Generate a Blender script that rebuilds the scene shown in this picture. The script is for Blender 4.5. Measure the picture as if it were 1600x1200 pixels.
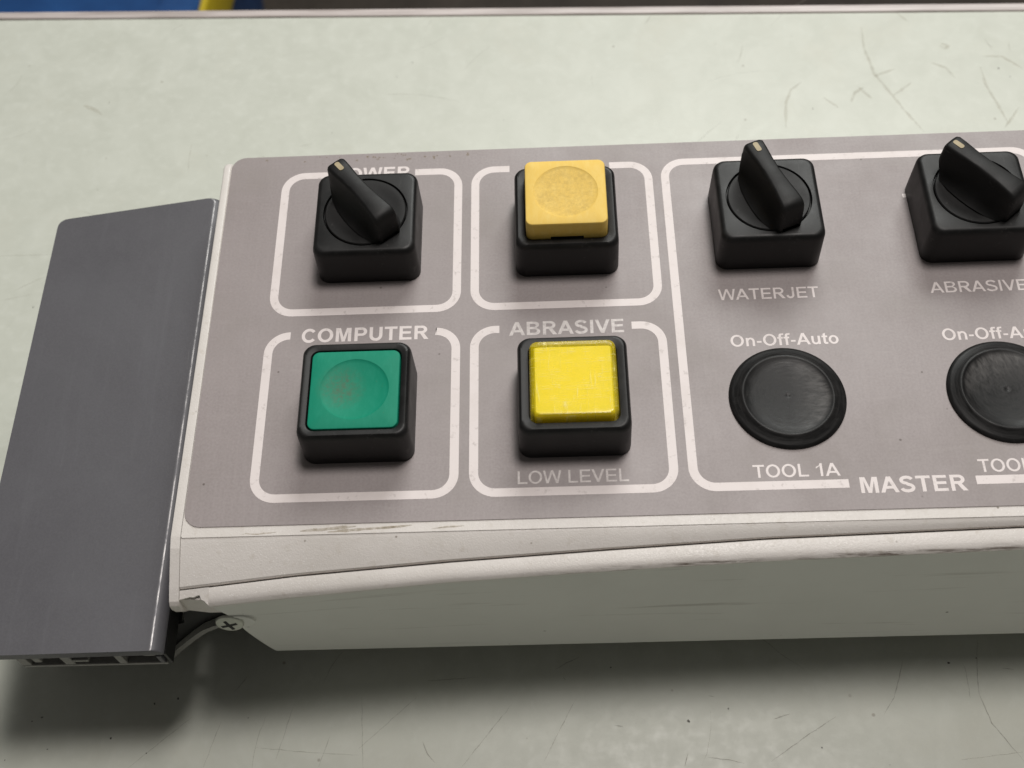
import bpy, bmesh, math, random
from mathutils import Vector, Matrix
from mathutils.geometry import tessellate_polygon
random.seed(7)
S = 0.001                       # the script is written in millimetres
TABLE_Z = 800.0                 # table top above the floor
DECK = 68.0                     # console faceplate above the table top
scene = bpy.context.scene
COL = scene.collection
for o in list(bpy.data.objects): bpy.data.objects.remove(o)

# ---------------------------------------------------------------- camera
camd = bpy.data.cameras.new('camera'); cam = bpy.data.objects.new('camera', camd); COL.objects.link(cam)
R = ((0.99909537, -0.01048671, -0.04121245), (-0.02995339, -0.86145785, -0.50694494), (-0.0301866, 0.50772079, -0.86099266))
cp = Vector((-61.927, -156.804, 277.287 + DECK + TABLE_Z)) * S
M = Matrix(((R[0][0], -R[1][0], -R[2][0], cp.x), (R[0][1], -R[1][1], -R[2][1], cp.y), (R[0][2], -R[1][2], -R[2][2], cp.z), (0, 0, 0, 1)))
cam.matrix_world = M
camd.sensor_fit = 'HORIZONTAL'; camd.sensor_width = 36.0; camd.lens = 1899.85 / 1600 * 36
camd.clip_start = 0.01; camd.clip_end = 30
camd.dof.use_dof = True; camd.dof.focus_distance = 0.325; camd.dof.aperture_fstop = 19
scene.camera = cam

# ---------------------------------------------------------------- world, lamps, exposure
w = bpy.data.worlds.new('World'); scene.world = w; w.use_nodes = True
bg = w.node_tree.nodes['Background']; bg.inputs[0].default_value = (1.0, 0.96, 0.90, 1); bg.inputs[1].default_value = 0.085
def area(name, loc, target, sx, sy, power, col):
    l = bpy.data.lights.new(name, 'AREA'); l.shape = 'RECTANGLE'; l.size = sx; l.size_y = sy; l.energy = power; l.color = col
    o = bpy.data.objects.new(name, l); COL.objects.link(o); o.location = loc
    d = Vector(target) - Vector(loc); o.rotation_euler = d.to_track_quat('-Z', 'Y').to_euler()
    return o
ZP = (TABLE_Z + DECK) * S
area('ceiling_lamp', (0.17, 0.31, ZP + 1.55), (-0.06, 0.0, ZP), 0.30, 0.38, 13.6, (1.0, 0.945, 0.905))
area('workshop_light_panel', (0.33, 1.45, ZP + 1.25), (-0.06, 0.05, ZP), 0.9, 0.8, 23, (0.985, 1.0, 0.965))
vs = scene.view_settings; vs.view_transform = 'Standard'; vs.look = 'None'; vs.exposure = 0.0; vs.gamma = 1.0
scene.render.engine = 'CYCLES'
try:
    scene.cycles.max_bounces = 8; scene.cycles.transmission_bounces = 6
except Exception: pass

# ---------------------------------------------------------------- helpers: scene tree
def link(name, mesh, material=None, parent=None, loc=(0, 0, 0), smooth=35):
    if material is not None and len(mesh.materials) == 0: mesh.materials.append(material)
    if smooth:
        mesh.polygons.foreach_set('use_smooth', [True] * len(mesh.polygons)); mesh.set_sharp_from_angle(angle=math.radians(smooth))
        for p_ in mesh.polygons:
            if len(p_.vertices) > 12: p_.use_smooth = False
    o = bpy.data.objects.new(name, mesh); COL.objects.link(o); o.location = Vector(loc) * S
    if parent: o.parent = parent
    return o
def empty(name, loc=(0, 0, 0), rz=0, **props):
    o = bpy.data.objects.new(name, None); COL.objects.link(o); o.location = Vector(loc) * S; o.rotation_euler = (0, 0, rz); o.empty_display_size = 0.02
    for k, v in props.items(): o[k] = v
    return o
def copy_tree(src, loc, parent):
    c = src.copy(); COL.objects.link(c); c.parent = parent; c.location = Vector(loc) * S
    for ch in list(src.children):
        d = ch.copy(); COL.objects.link(d); d.parent = c
    return c
def to_mesh(bm, name='m', scale=S):
    bmesh.ops.recalc_face_normals(bm, faces=bm.faces)
    me = bpy.data.meshes.new(name)
    if scale != 1: bmesh.ops.scale(bm, vec=(scale,) * 3, verts=bm.verts)
    bm.to_mesh(me); bm.free(); return me

# ---------------------------------------------------------------- helpers: shapes
ANG = []
for q in range(4):
    b0 = q * 90
    ANG += [b0 + i * 4 for i in range(9)] + [b0 + 35 + i * 1.25 for i in range(17)] + [b0 + 58 + i * 4 for i in range(8)]
ANG = [math.radians(a) for a in ANG]
def ring_rrect(wd, dp, r, z, cx=0, cy=0):
    """rounded rectangle sampled by polar angle"""
    out = []; hx, hy = wd / 2, dp / 2; r = min(r, hx, hy)
    for a in ANG:
        c, s = math.cos(a), math.sin(a)
        t = min(hx / abs(c) if abs(c) > 1e-9 else 1e9, hy / abs(s) if abs(s) > 1e-9 else 1e9)
        x, y = c * t, s * t
        if abs(x) > hx - r and abs(y) > hy - r and r > 0:
            kx, ky = math.copysign(hx - r, x), math.copysign(hy - r, y)
            B = c * kx + s * ky; C = kx * kx + ky * ky - r * r
            t = B + math.sqrt(max(B * B - C, 0)); x, y = c * t, s * t
        out.append((cx + x, cy + y, z))
    return out
def ring_circ(r, z, cx=0, cy=0): return [(cx + r * math.cos(a), cy + r * math.sin(a), z) for a in ANG]
def loft(rings, bm=None, cap0=True, cap1=True):
    bm = bm or bmesh.new(); vr = [[bm.verts.new(p) for p in r] for r in rings]; n = len(vr[0])
    for a, b in zip(vr[:-1], vr[1:]):
        for i in range(n): bm.faces.new((a[i], a[(i + 1) % n], b[(i + 1) % n], b[i]))
    if cap0: bm.faces.new(list(reversed(vr[0])))
    if cap1: bm.faces.new(vr[-1])
    return bm
def box(bm, x0, x1, y0, y1, z0, z1, bev=0, seg=2):
    vs_ = [bm.verts.new((x, y, z)) for z in (z0, z1) for x, y in ((x0, y0), (x1, y0), (x1, y1), (x0, y1))]
    fs = [bm.faces.new([vs_[i] for i in f]) for f in ((3, 2, 1, 0), (4, 5, 6, 7), (0, 1, 5, 4), (1, 2, 6, 5), (2, 3, 7, 6), (3, 0, 4, 7))]
    if bev:
        es = list({e for f in fs for e in f.edges})
        bmesh.ops.bevel(bm, geom=es, offset=bev, segments=seg, profile=0.5, affect='EDGES')
    return bm
def prism(outline, lo, hi, axis='z', bev=0, seg=3, both=False):
    """extrude a 2D outline between lo and hi along an axis; bevel the rim at hi (and lo)"""
    bm = bmesh.new()
    def P(a, b, c): return {'z': (a, b, c), 'x': (c, a, b), 'y': (a, c, b)}[axis]
    v0 = [bm.verts.new(P(a, b, lo)) for a, b in outline]; v1 = [bm.verts.new(P(a, b, hi)) for a, b in outline]
    n = len(outline); f0 = bm.faces.new(v0[::-1]); f1 = bm.faces.new(v1)
    for i in range(n): bm.faces.new((v0[i], v0[(i + 1) % n], v1[(i + 1) % n], v1[i]))
    if bev:
        es = list(f1.edges) + (list(f0.edges) if both else [])
        bmesh.ops.bevel(bm, geom=es, offset=bev, segments=seg, profile=0.5, affect='EDGES', clamp_overlap=True)
    return bm
def rounded(pts, radii, n=6):
    out = []; m = len(pts)
    for i in range(m):
        p = Vector(pts[i]); a = Vector(pts[i - 1]); b = Vector(pts[(i + 1) % m]); r = radii[i] if isinstance(radii, (list, tuple)) else radii
        if r <= 0: out.append(tuple(p)); continue
        u = (a - p).normalized(); v = (b - p).normalized(); half = u.angle(v) / 2
        d = r / math.tan(half); s = p + u * d; e = p + v * d; c = p + (u + v).normalized() * (r / math.sin(half))
        a0 = math.atan2(s.y - c.y, s.x - c.x); a1 = math.atan2(e.y - c.y, e.x - c.x); da = (a1 - a0 + math.pi) % (2 * math.pi) - math.pi
        out += [(c.x + r * math.cos(a0 + da * k / n), c.y + r * math.sin(a0 + da * k / n)) for k in range(n + 1)]
    return out
def interp(tab, x):
    if x <= tab[0][0]: a, b = tab[0], tab[1]
    elif x >= tab[-1][0]: a, b = tab[-2], tab[-1]
    else:
        for a, b in zip(tab[:-1], tab[1:]):
            if a[0] <= x <= b[0]: break
    t = (x - a[0]) / (b[0] - a[0]); t = max(-0.4, min(1.6, t))
    return tuple(a[k] + (b[k] - a[k]) * t for k in range(1, len(a)))

# ---------------------------------------------------------------- helpers: materials
class Nodes:
    def __init__(s, name):
        s.m = bpy.data.materials.new(name); s.m.use_nodes = True; s.t = s.m.node_tree; s.b = s.t.nodes['Principled BSDF']
        s.tc = s.t.nodes.new('ShaderNodeTexCoord').outputs['Object']
    def n(s, typ, **ins):
        nd = s.t.nodes.new(typ)
        for k, v in ins.items(): s.set(nd, k, v)
        return nd
    def set(s, nd, k, v):
        k = nd.inputs[int(k[1:])] if (k[0] == 'i' and k[1:].isdigit()) else nd.inputs[k.replace('_', ' ')]
        if hasattr(v, 'is_linked') or isinstance(v, bpy.types.NodeSocket): s.t.links.new(v, k)
        else: k.default_value = v
    def map(s, scale=(1, 1, 1), rot=(0, 0, 0), loc=(0, 0, 0)):
        nd = s.n('ShaderNodeMapping', Vector=s.tc); nd.inputs['Scale'].default_value = scale; nd.inputs['Rotation'].default_value = rot; nd.inputs['Location'].default_value = loc
        return nd.outputs[0]
    def noise(s, scale, detail=4, rough=0.55, dist=0, vec=None):
        nd = s.n('ShaderNodeTexNoise', Vector=vec or s.tc, Scale=scale, Detail=detail, Roughness=rough, Distortion=dist); return nd.outputs[0]
    def vor(s, scale, vec=None, feature='F1'):
        nd = s.n('ShaderNodeTexVoronoi', Vector=vec or s.tc, Scale=scale); nd.feature = feature; return nd.outputs[0]
    def ramp(s, fac, lo, hi, a=0.0, b=1.0):
        nd = s.n('ShaderNodeMapRange', Value=fac); nd.inputs[1].default_value = lo; nd.inputs[2].default_value = hi; nd.inputs[3].default_value = a; nd.inputs[4].default_value = b
        return nd.outputs[0]
    def mix(s, fac, a, b):
        nd = s.t.nodes.new('ShaderNodeMix'); nd.data_type = 'RGBA'
        for sock, v in ((nd.inputs[0], fac), (nd.inputs[6], a), (nd.inputs[7], b)):
            if isinstance(v, bpy.types.NodeSocket): s.t.links.new(v, sock)
            else: sock.default_value = v if not isinstance(v, tuple) else (*v, 1)
        return nd.outputs[2]
    def mul(s, a, b, op='MULTIPLY'):
        nd = s.t.nodes.new('ShaderNodeMath'); nd.operation = op
        for k, v in ((0, a), (1, b)):
            if isinstance(v, bpy.types.NodeSocket): s.t.links.new(v, nd.inputs[k])
            else: nd.inputs[k].default_value = v
        return nd.outputs[0]
    def xyz(s, vec=None):
        nd = s.n('ShaderNodeSeparateXYZ', Vector=vec or s.tc); return nd.outputs
    def out(s, color=None, rough=None, bump=None, bstr=0.3, bdist=0.0002, **kw):
        if color is not None: s.set(s.b, 'Base_Color', color if not isinstance(color, tuple) else (*color, 1))
        if rough is not None: s.set(s.b, 'Roughness', rough)
        if bump is not None:
            nd = s.n('ShaderNodeBump', Strength=bstr, Distance=bdist, Height=bump); s.t.links.new(nd.outputs[0], s.b.inputs['Normal'])
        for k, v in kw.items(): s.set(s.b, k, v)
        return s.m

MAT = {}
# pale green mottled laminate
k = Nodes('laminate'); n1 = k.noise(75, 5, 0.6, 0.6); n2 = k.noise(260, 4, 0.6); n3 = k.noise(22, 4, 0.6); n4 = k.noise(1600, 2, 0.5)
c = k.mix(k.ramp(n1, 0.36, 0.66), (0.560, 0.580, 0.510), (0.605, 0.625, 0.555))
c = k.mix(k.ramp(n2, 0.52, 0.75, 0, 0.5), c, (0.645, 0.665, 0.600))
c = k.mix(k.ramp(n3, 0.56, 0.74, 0, 0.25), c, (0.545, 0.525, 0.435))
c = k.mix(k.ramp(n4, 0.60, 0.78, 0, 0.25), c, (0.50, 0.52, 0.46))
sp = k.vor(95, k.map()); c = k.mix(k.mul(k.ramp(sp, 0.03, 0.06, 1, 0), k.ramp(k.noise(30, 2), 0.55, 0.6, 0, 0.55)), c, (0.22, 0.19, 0.14))
MAT['laminate'] = k.out(c, k.ramp(n2, 0.3, 0.7, 0.36, 0.52), k.noise(420, 4, 0.6), 0.12, 0.0002)
# taupe screen-printed faceplate
k = Nodes('faceplate'); st = k.noise(1, 4, 0.6, 0, k.map((900, 60, 1))); n1 = k.noise(1500, 3, 0.6); n2 = k.noise(28, 4, 0.6)
n3 = k.noise(1, 4, 0.65, 0.3, k.map((60, 420, 1), (0, 0, 0.12)))
c = k.mix(k.ramp(n1, 0.35, 0.65), (0.296, 0.257, 0.254), (0.338, 0.297, 0.294))
c = k.mix(k.ramp(st, 0.42, 0.72, 0, 0.22), c, (0.39, 0.345, 0.34))
c = k.mix(k.ramp(n2, 0.50, 0.72, 0, 0.5), c, (0.262, 0.233, 0.216)); c = k.mix(k.ramp(k.noise(9, 5, 0.7, 0.8), 0.48, 0.70, 0, 0.45), c, (0.385, 0.342, 0.337))
c = k.mix(k.ramp(n3, 0.56, 0.78, 0, 0.3), c, (0.395, 0.354, 0.345))
sp = k.vor(160); c = k.mix(k.mul(k.ramp(sp, 0.035, 0.07, 1, 0), k.ramp(k.noise(45, 2), 0.56, 0.6, 0, 0.8)), c, (0.10, 0.08, 0.07))
MAT['faceplate'] = k.out(c, k.ramp(k.noise(16, 5, 0.7), 0.35, 0.65, 0.38, 0.60), n1, 0.25, 0.00006)
# worn white print
k = Nodes('white_print'); n1 = k.noise(1400, 3, 0.6); n2 = k.noise(90, 4, 0.65); n3 = k.noise(420, 4, 0.7)
c = k.mix(k.ramp(n2, 0.48, 0.75, 0, 0.6), (0.800, 0.730, 0.715), (0.68, 0.61, 0.585))
c = k.mix(k.ramp(n3, 0.58, 0.70, 0, 0.6), c, (0.46, 0.41, 0.39))
MAT['print'] = k.out(c, 0.5, n1, 0.2, 0.00005)
k = Nodes('faded_print'); n3 = k.noise(700, 4, 0.7)
c = k.mix(k.ramp(n3, 0.42, 0.66, 0, 0.75), (0.72, 0.67, 0.65), (0.47, 0.425, 0.415)); MAT['faded'] = k.out(c, 0.5)
# beige-white powder coat
def coat(name, wear=False):
    k = Nodes(name); n1 = k.noise(1900, 3, 0.6); n2 = k.noise(40, 5, 0.65); n3 = k.noise(420, 4, 0.6); v = k.vor(2200)
    c = k.mix(k.ramp(n2, 0.45, 0.72, 0, 0.7), (0.715, 0.675, 0.640), (0.635, 0.597, 0.555))
    c = k.mix(k.ramp(n3, 0.58, 0.74, 0, 0.35), c, (0.50, 0.445, 0.37))
    glint = k.vor(1300); c = k.mix(k.mul(k.ramp(glint, 0.10, 0.22, 1, 0), k.ramp(k.noise(25, 3), 0.45, 0.6, 0, 0.9)), c, (0.93, 0.90, 0.87))  # pale dots paint the coat's sparkle into the colour
    sp = k.vor(210); c = k.mix(k.mul(k.ramp(sp, 0.04, 0.08, 1, 0), k.ramp(k.noise(60, 2), 0.55, 0.6, 0, 0.8)), c, (0.16, 0.12, 0.08))
    if wear:
        at = k.n('ShaderNodeAttribute'); at.attribute_name = 'wear'
        wn = k.noise(1, 5, 0.7, 0.4, k.map((90, 900, 900))); wn2 = k.noise(1, 3, 0.6, 0, k.map((14, 14, 14)))
        msk = k.mul(at.outputs['Fac'], k.mul(k.ramp(wn, 0.46, 0.60), k.ramp(wn2, 0.47, 0.56)))
        c = k.mix(msk, c, (0.17, 0.135, 0.11))
    h = k.mul(k.mul(n1, k.ramp(v, 0.0, 0.5)), n3, 'ADD')
    return k.out(c, k.ramp(n1, 0.35, 0.7, 0.36, 0.56), h, 0.30, 0.00014)
MAT['coat'] = coat('powder_coat'); MAT['coat_worn'] = coat('powder_coat_worn', True)
# pale grey-green painted front sheet
k = Nodes('painted_sheet'); n1 = k.noise(50, 4, 0.6); n2 = k.noise(1, 4, 0.65, 0.4, k.map((16, 1, 300))); sp = k.vor(120)
c = k.mix(k.ramp(n1, 0.4, 0.7, 0, 0.5), (0.740, 0.745, 0.700), (0.680, 0.685, 0.640))
c = k.mix(k.ramp(n2, 0.60, 0.72, 0, 0.45), c, (0.30, 0.28, 0.23))
c = k.mix(k.mul(k.ramp(sp, 0.03, 0.06, 1, 0), k.ramp(k.noise(35, 2), 0.52, 0.6, 0, 0.8)), c, (0.12, 0.10, 0.08))
MAT['sheet'] = k.out(c, 0.5, k.noise(900, 3), 0.2, 0.0001)
# dark grey anodised profile
k = Nodes('grey_profile'); n1 = k.noise(1800, 3, 0.6); n2 = k.noise(30, 5, 0.6); n3 = k.noise(1, 4, 0.65, 0, k.map((240, 14, 100), (0, 0, 0.05)))
c = k.mix(k.ramp(n1, 0.35, 0.68), (0.094, 0.092, 0.102), (0.106, 0.104, 0.115))
c = k.mix(k.ramp(n3, 0.55, 0.75, 0, 0.35), c, (0.135, 0.135, 0.148)); c = k.mix(k.ramp(n2, 0.52, 0.74, 0, 0.4), c, (0.098, 0.098, 0.108))
sp = k.vor(110); c = k.mix(k.mul(k.ramp(sp, 0.025, 0.045, 1, 0), k.ramp(k.noise(33, 2), 0.55, 0.6, 0, 0.7)), c, (0.03, 0.03, 0.03))
c = k.mix(k.ramp(k.noise(13, 5, 0.7, 1.0), 0.50, 0.72, 0, 0.5), c, (0.122, 0.122, 0.134)); c = k.mix(k.ramp(k.noise(1, 4, 0.7, 0.5, k.map((700, 40, 1), (0, 0, 0.5))), 0.68, 0.78, 0, 0.35), c, (0.20, 0.20, 0.205))
MAT['profile'] = k.out(c, k.ramp(k.noise(20, 5, 0.7), 0.35, 0.65, 0.44, 0.62), n1, 0.25, 0.00006)
k = Nodes('cut_aluminium'); n1 = k.noise(700, 4); MAT['cut'] = k.out(k.mix(n1, (0.16, 0.16, 0.15), (0.30, 0.29, 0.27)), 0.5, n1, 0.3, 0.0001)
k = Nodes('painted_edge_highlight'); n1 = k.noise(1, 4, 0.7, 0, k.map((400, 180, 400))); MAT['edge_highlight'] = k.out(k.mix(k.ramp(n1, 0.38, 0.62), (0.12, 0.118, 0.128), (0.42, 0.41, 0.41)), 0.38, n1, 0.2, 0.0001, Metallic=0.4)  # paler tone that paints the highlight on the end cap's edge
# black moulded plastic
def black(name, a, b, r0, r1, dust=0.35):
    k = Nodes(name); n1 = k.noise(900, 4, 0.6); n2 = k.noise(110, 5, 0.65); n3 = k.noise(1, 3, 0.7, 0.5, k.map((900, 120, 300), (0.3, 0.5, 0.6)))
    c = k.mix(k.ramp(n2, 0.4, 0.75), (a,) * 3, (b, b * 0.97, b * 0.96)); c = k.mix(k.ramp(n3, 0.64, 0.78, 0, dust), c, (0.07, 0.068, 0.066)); c = k.mix(k.mul(k.ramp(k.noise(330, 5, 0.75, 0.6), 0.60, 0.70), k.ramp(k.noise(95, 2), 0.5, 0.62, 0, dust)), c, (0.11, 0.106, 0.102))
    return k.out(c, k.ramp(n2, 0.3, 0.7, r0, r1), n1, 0.25, 0.00006, Specular_IOR_Level=0.3)
MAT['black'] = black('black_plastic', 0.008, 0.017, 0.36, 0.52); MAT['black_knob'] = black('black_knob_plastic', 0.007, 0.015, 0.46, 0.64, 0.5)
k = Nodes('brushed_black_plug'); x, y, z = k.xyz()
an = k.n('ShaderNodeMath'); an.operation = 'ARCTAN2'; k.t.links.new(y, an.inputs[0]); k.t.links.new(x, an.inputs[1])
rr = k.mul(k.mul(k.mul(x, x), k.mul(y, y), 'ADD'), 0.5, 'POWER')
cv = k.n('ShaderNodeCombineXYZ', X=k.mul(rr, 1400), Y=k.mul(an.outputs[0], 2.2), Z=0.0); n1 = k.noise(1, 4, 0.65, 0.3, cv.outputs[0]); n2 = k.noise(130, 5, 0.65)
n3 = k.noise(1, 4, 0.7, 0.4, k.map((220, 1500, 1), (0, 0, 0.15)))
c = k.mix(k.ramp(n1, 0.4, 0.75), (0.008, 0.008, 0.008), (0.020, 0.019, 0.019)); c = k.mix(k.ramp(n3, 0.60, 0.76, 0, 0.5), c, (0.06, 0.057, 0.054)); c = k.mix(k.ramp(n2, 0.55, 0.75, 0, 0.3), c, (0.03, 0.029, 0.028)); sheen = k.noise(1, 4, 0.7, 0.6, k.map((260, 900, 1), (0, 0, 0.1))); c = k.mix(k.mul(k.mul(k.ramp(x, 0.0005, 0.009), k.ramp(rr, 0.0102, 0.0112, 1, 0)), k.ramp(sheen, 0.36, 0.64, 0.15, 0.9)), c, (0.105, 0.100, 0.097))  # last mix paints the sheen: one half of the dish lightened in streaks
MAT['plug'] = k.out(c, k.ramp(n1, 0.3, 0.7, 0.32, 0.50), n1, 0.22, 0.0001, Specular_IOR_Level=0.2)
k = Nodes('gap_black'); MAT['gap'] = k.out(k.mix(k.noise(300), (0.004,) * 3, (0.008,) * 3), 0.7)
# coloured button plastics, rubbed and dirty in the finger dish
def button(name, base, light, dirt, amount, dcol2=None, off=(0, 0)):
    k = Nodes(name); x, y, z = k.xyz(); n1 = k.noise(1100, 4, 0.7); n2 = k.noise(1, 4, 0.7, 0.4, k.map((700, 260, 300), (0, 0, 0.5))); n3 = k.noise(180, 4, 0.65)
    dx = k.mul(x, off[0], 'SUBTRACT'); dy = k.mul(y, off[1], 'SUBTRACT'); rr = k.mul(k.mul(k.mul(dx, dx), k.mul(dy, dy), 'ADD'), 0.5, 'POWER')
    c = k.mix(k.ramp(n2, 0.45, 0.75, 0, 0.6), base, light)
    d = k.mul(k.ramp(rr, amount[0], amount[1], 1, 0), k.ramp(n1, 0.30, 0.62)); d = k.mul(d, k.ramp(n3, 0.3, 0.6, 0.4, 1.0))
    c = k.mix(k.mul(d, amount[2]), c, dirt)
    c = k.mix(k.ramp(n1, 0.63, 0.75, 0, 0.3), c, dirt)
    return k.out(c, 0.62, n1, 0.25, 0.00008, Specular_IOR_Level=0.25)
MAT['green'] = button('green_button_plastic', (0.004, 0.250, 0.150), (0.016, 0.290, 0.185), (0.095, 0.125, 0.075), (0.0015, 0.0068, 0.8), off=(-0.0035, 0.001))
MAT['amber'] = button('amber_button_plastic', (0.880, 0.605, 0.140), (0.930, 0.700, 0.230), (0.56, 0.385, 0.10), (0.0083, 0.0089, 0.6))
def hairs(k):
    a = k.noise(1, 3, 0.6, 0.8, k.map((120, 1900, 1), (0, 0, 0.75))); b = k.noise(1, 3, 0.6, 0.8, k.map((1700, 140, 1), (0, 0, 0.35))); c = k.noise(1, 3, 0.6, 0.6, k.map((200, 1500, 1), (0, 0, -0.6)))
    return k.mul(k.mul(k.ramp(a, 0.60, 0.72), k.ramp(b, 0.62, 0.74), 'ADD'), k.ramp(c, 0.62, 0.74), 'ADD')
k = Nodes('yellow_lens'); n3 = k.noise(500, 4); hr = hairs(k)
MAT['lens'] = k.out(k.mix(k.mul(hr, 0.5), (1.0, 0.80, 0.01), (1.0, 0.93, 0.45)), k.ramp(n3, 0.3, 0.7, 0.10, 0.24), hr, 0.06, 0.00006, Alpha=k.ramp(hr, 0.0, 1.0, 0.34, 0.62))
k = Nodes('yellow_diffuser'); n2 = k.noise(700, 4, 0.7); n3 = k.noise(160, 4, 0.7); hr = hairs(k)
c = k.mix(k.ramp(n3, 0.4, 0.7, 0, 0.6), (1.0, 0.83, 0.012), (1.0, 0.87, 0.06)); c = k.mix(k.mul(hr, 0.7), c, (1.0, 0.95, 0.55)); c = k.mix(k.ramp(n2, 0.58, 0.75, 0, 0.25), c, (0.80, 0.60, 0.03))
MAT['diffuser'] = k.out(c, 0.5, n2, 0.2, 0.0001)
k = Nodes('cream_inlay'); MAT['cream'] = k.out(k.mix(k.noise(900), (0.34, 0.27, 0.15), (0.50, 0.42, 0.26)), 0.55)
k = Nodes('screw_metal'); n1 = k.noise(900, 4); MAT['screw'] = k.out(k.mix(n1, (0.42, 0.43, 0.38), (0.60, 0.61, 0.54)), 0.42, n1, 0.2, 0.0001, Metallic=0.35)
k = Nodes('rubber'); MAT['rubber'] = k.out(k.mix(k.noise(400), (0.012,) * 3, (0.025,) * 3), 0.8)
k = Nodes('pale_edge_trim'); n1 = k.noise(1, 4, 0.6, 0, k.map((30, 600, 600))); MAT['trim'] = k.out(k.mix(k.ramp(n1, 0.4, 0.7), (0.60, 0.54, 0.52), (0.36, 0.31, 0.29)), 0.4, n1, 0.2, 0.0002)
k = Nodes('table_steel'); MAT['steel'] = k.out(k.mix(k.noise(60), (0.20, 0.20, 0.19), (0.26, 0.26, 0.25)), 0.45)
k = Nodes('workshop_floor'); n1 = k.noise(9, 6, 0.65); n2 = k.noise(120, 4, 0.6); c = k.mix(k.ramp(n1, 0.35, 0.7), (0.030, 0.022, 0.016), (0.065, 0.050, 0.038)); MAT['floor'] = k.out(k.mix(k.ramp(n2, 0.5, 0.8, 0, 0.5), c, (0.10, 0.085, 0.07)), 0.6, n2, 0.3, 0.002)
k = Nodes('blue_plastic'); n1 = k.noise(450, 4, 0.7); n2 = k.noise(25, 4); c = k.mix(k.ramp(n2, 0.35, 0.7), (0.009, 0.058, 0.20), (0.016, 0.088, 0.28)); MAT['blue'] = k.out(k.mix(k.ramp(n1, 0.62, 0.8, 0, 0.4), c, (0.05, 0.14, 0.33)), 0.45, n1, 0.35, 0.0006)
k = Nodes('yellow_plastic'); MAT['yellow'] = k.out(k.mix(k.noise(60), (0.55, 0.40, 0.01), (0.72, 0.56, 0.03)), 0.45)
def mark(name, col, alpha, scale=500):
    k = Nodes(name); n = k.noise(scale, 4, 0.7); return k.out(col, 0.7, Alpha=k.ramp(n, 0.34, 0.62, alpha * 0.35, alpha))
MAT['mark_a'] = mark('brown_scuff', (0.40, 0.34, 0.24), 0.2, 350); MAT['mark_c'] = mark('faint_scratch', (0.38, 0.35, 0.28), 0.26); MAT['mark_d'] = mark('dark_scratch', (0.18, 0.14, 0.105), 0.38); MAT['mark_s'] = mark('dirt_speck', (0.05, 0.04, 0.032), 0.85)
MAT['grime'] = mark('brown_grime', (0.34, 0.27, 0.16), 0.45, 900)

# ================================================================ setting
bm = bmesh.new(); N = 24
for i in range(N + 1):
    for j in range(N + 1): bm.verts.new((-6000 + 12000 * i / N, -5000 + 12000 * j / N, random.uniform(-0.6, 0.6)))
bm.verts.ensure_lookup_table()
for i in range(N):
    for j in range(N): bm.faces.new([bm.verts[q] for q in (i * (N + 1) + j, (i + 1) * (N + 1) + j, (i + 1) * (N + 1) + j + 1, i * (N + 1) + j + 1)])
link('floor', to_mesh(bm), MAT['floor'])['kind'] = 'structure'

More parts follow.
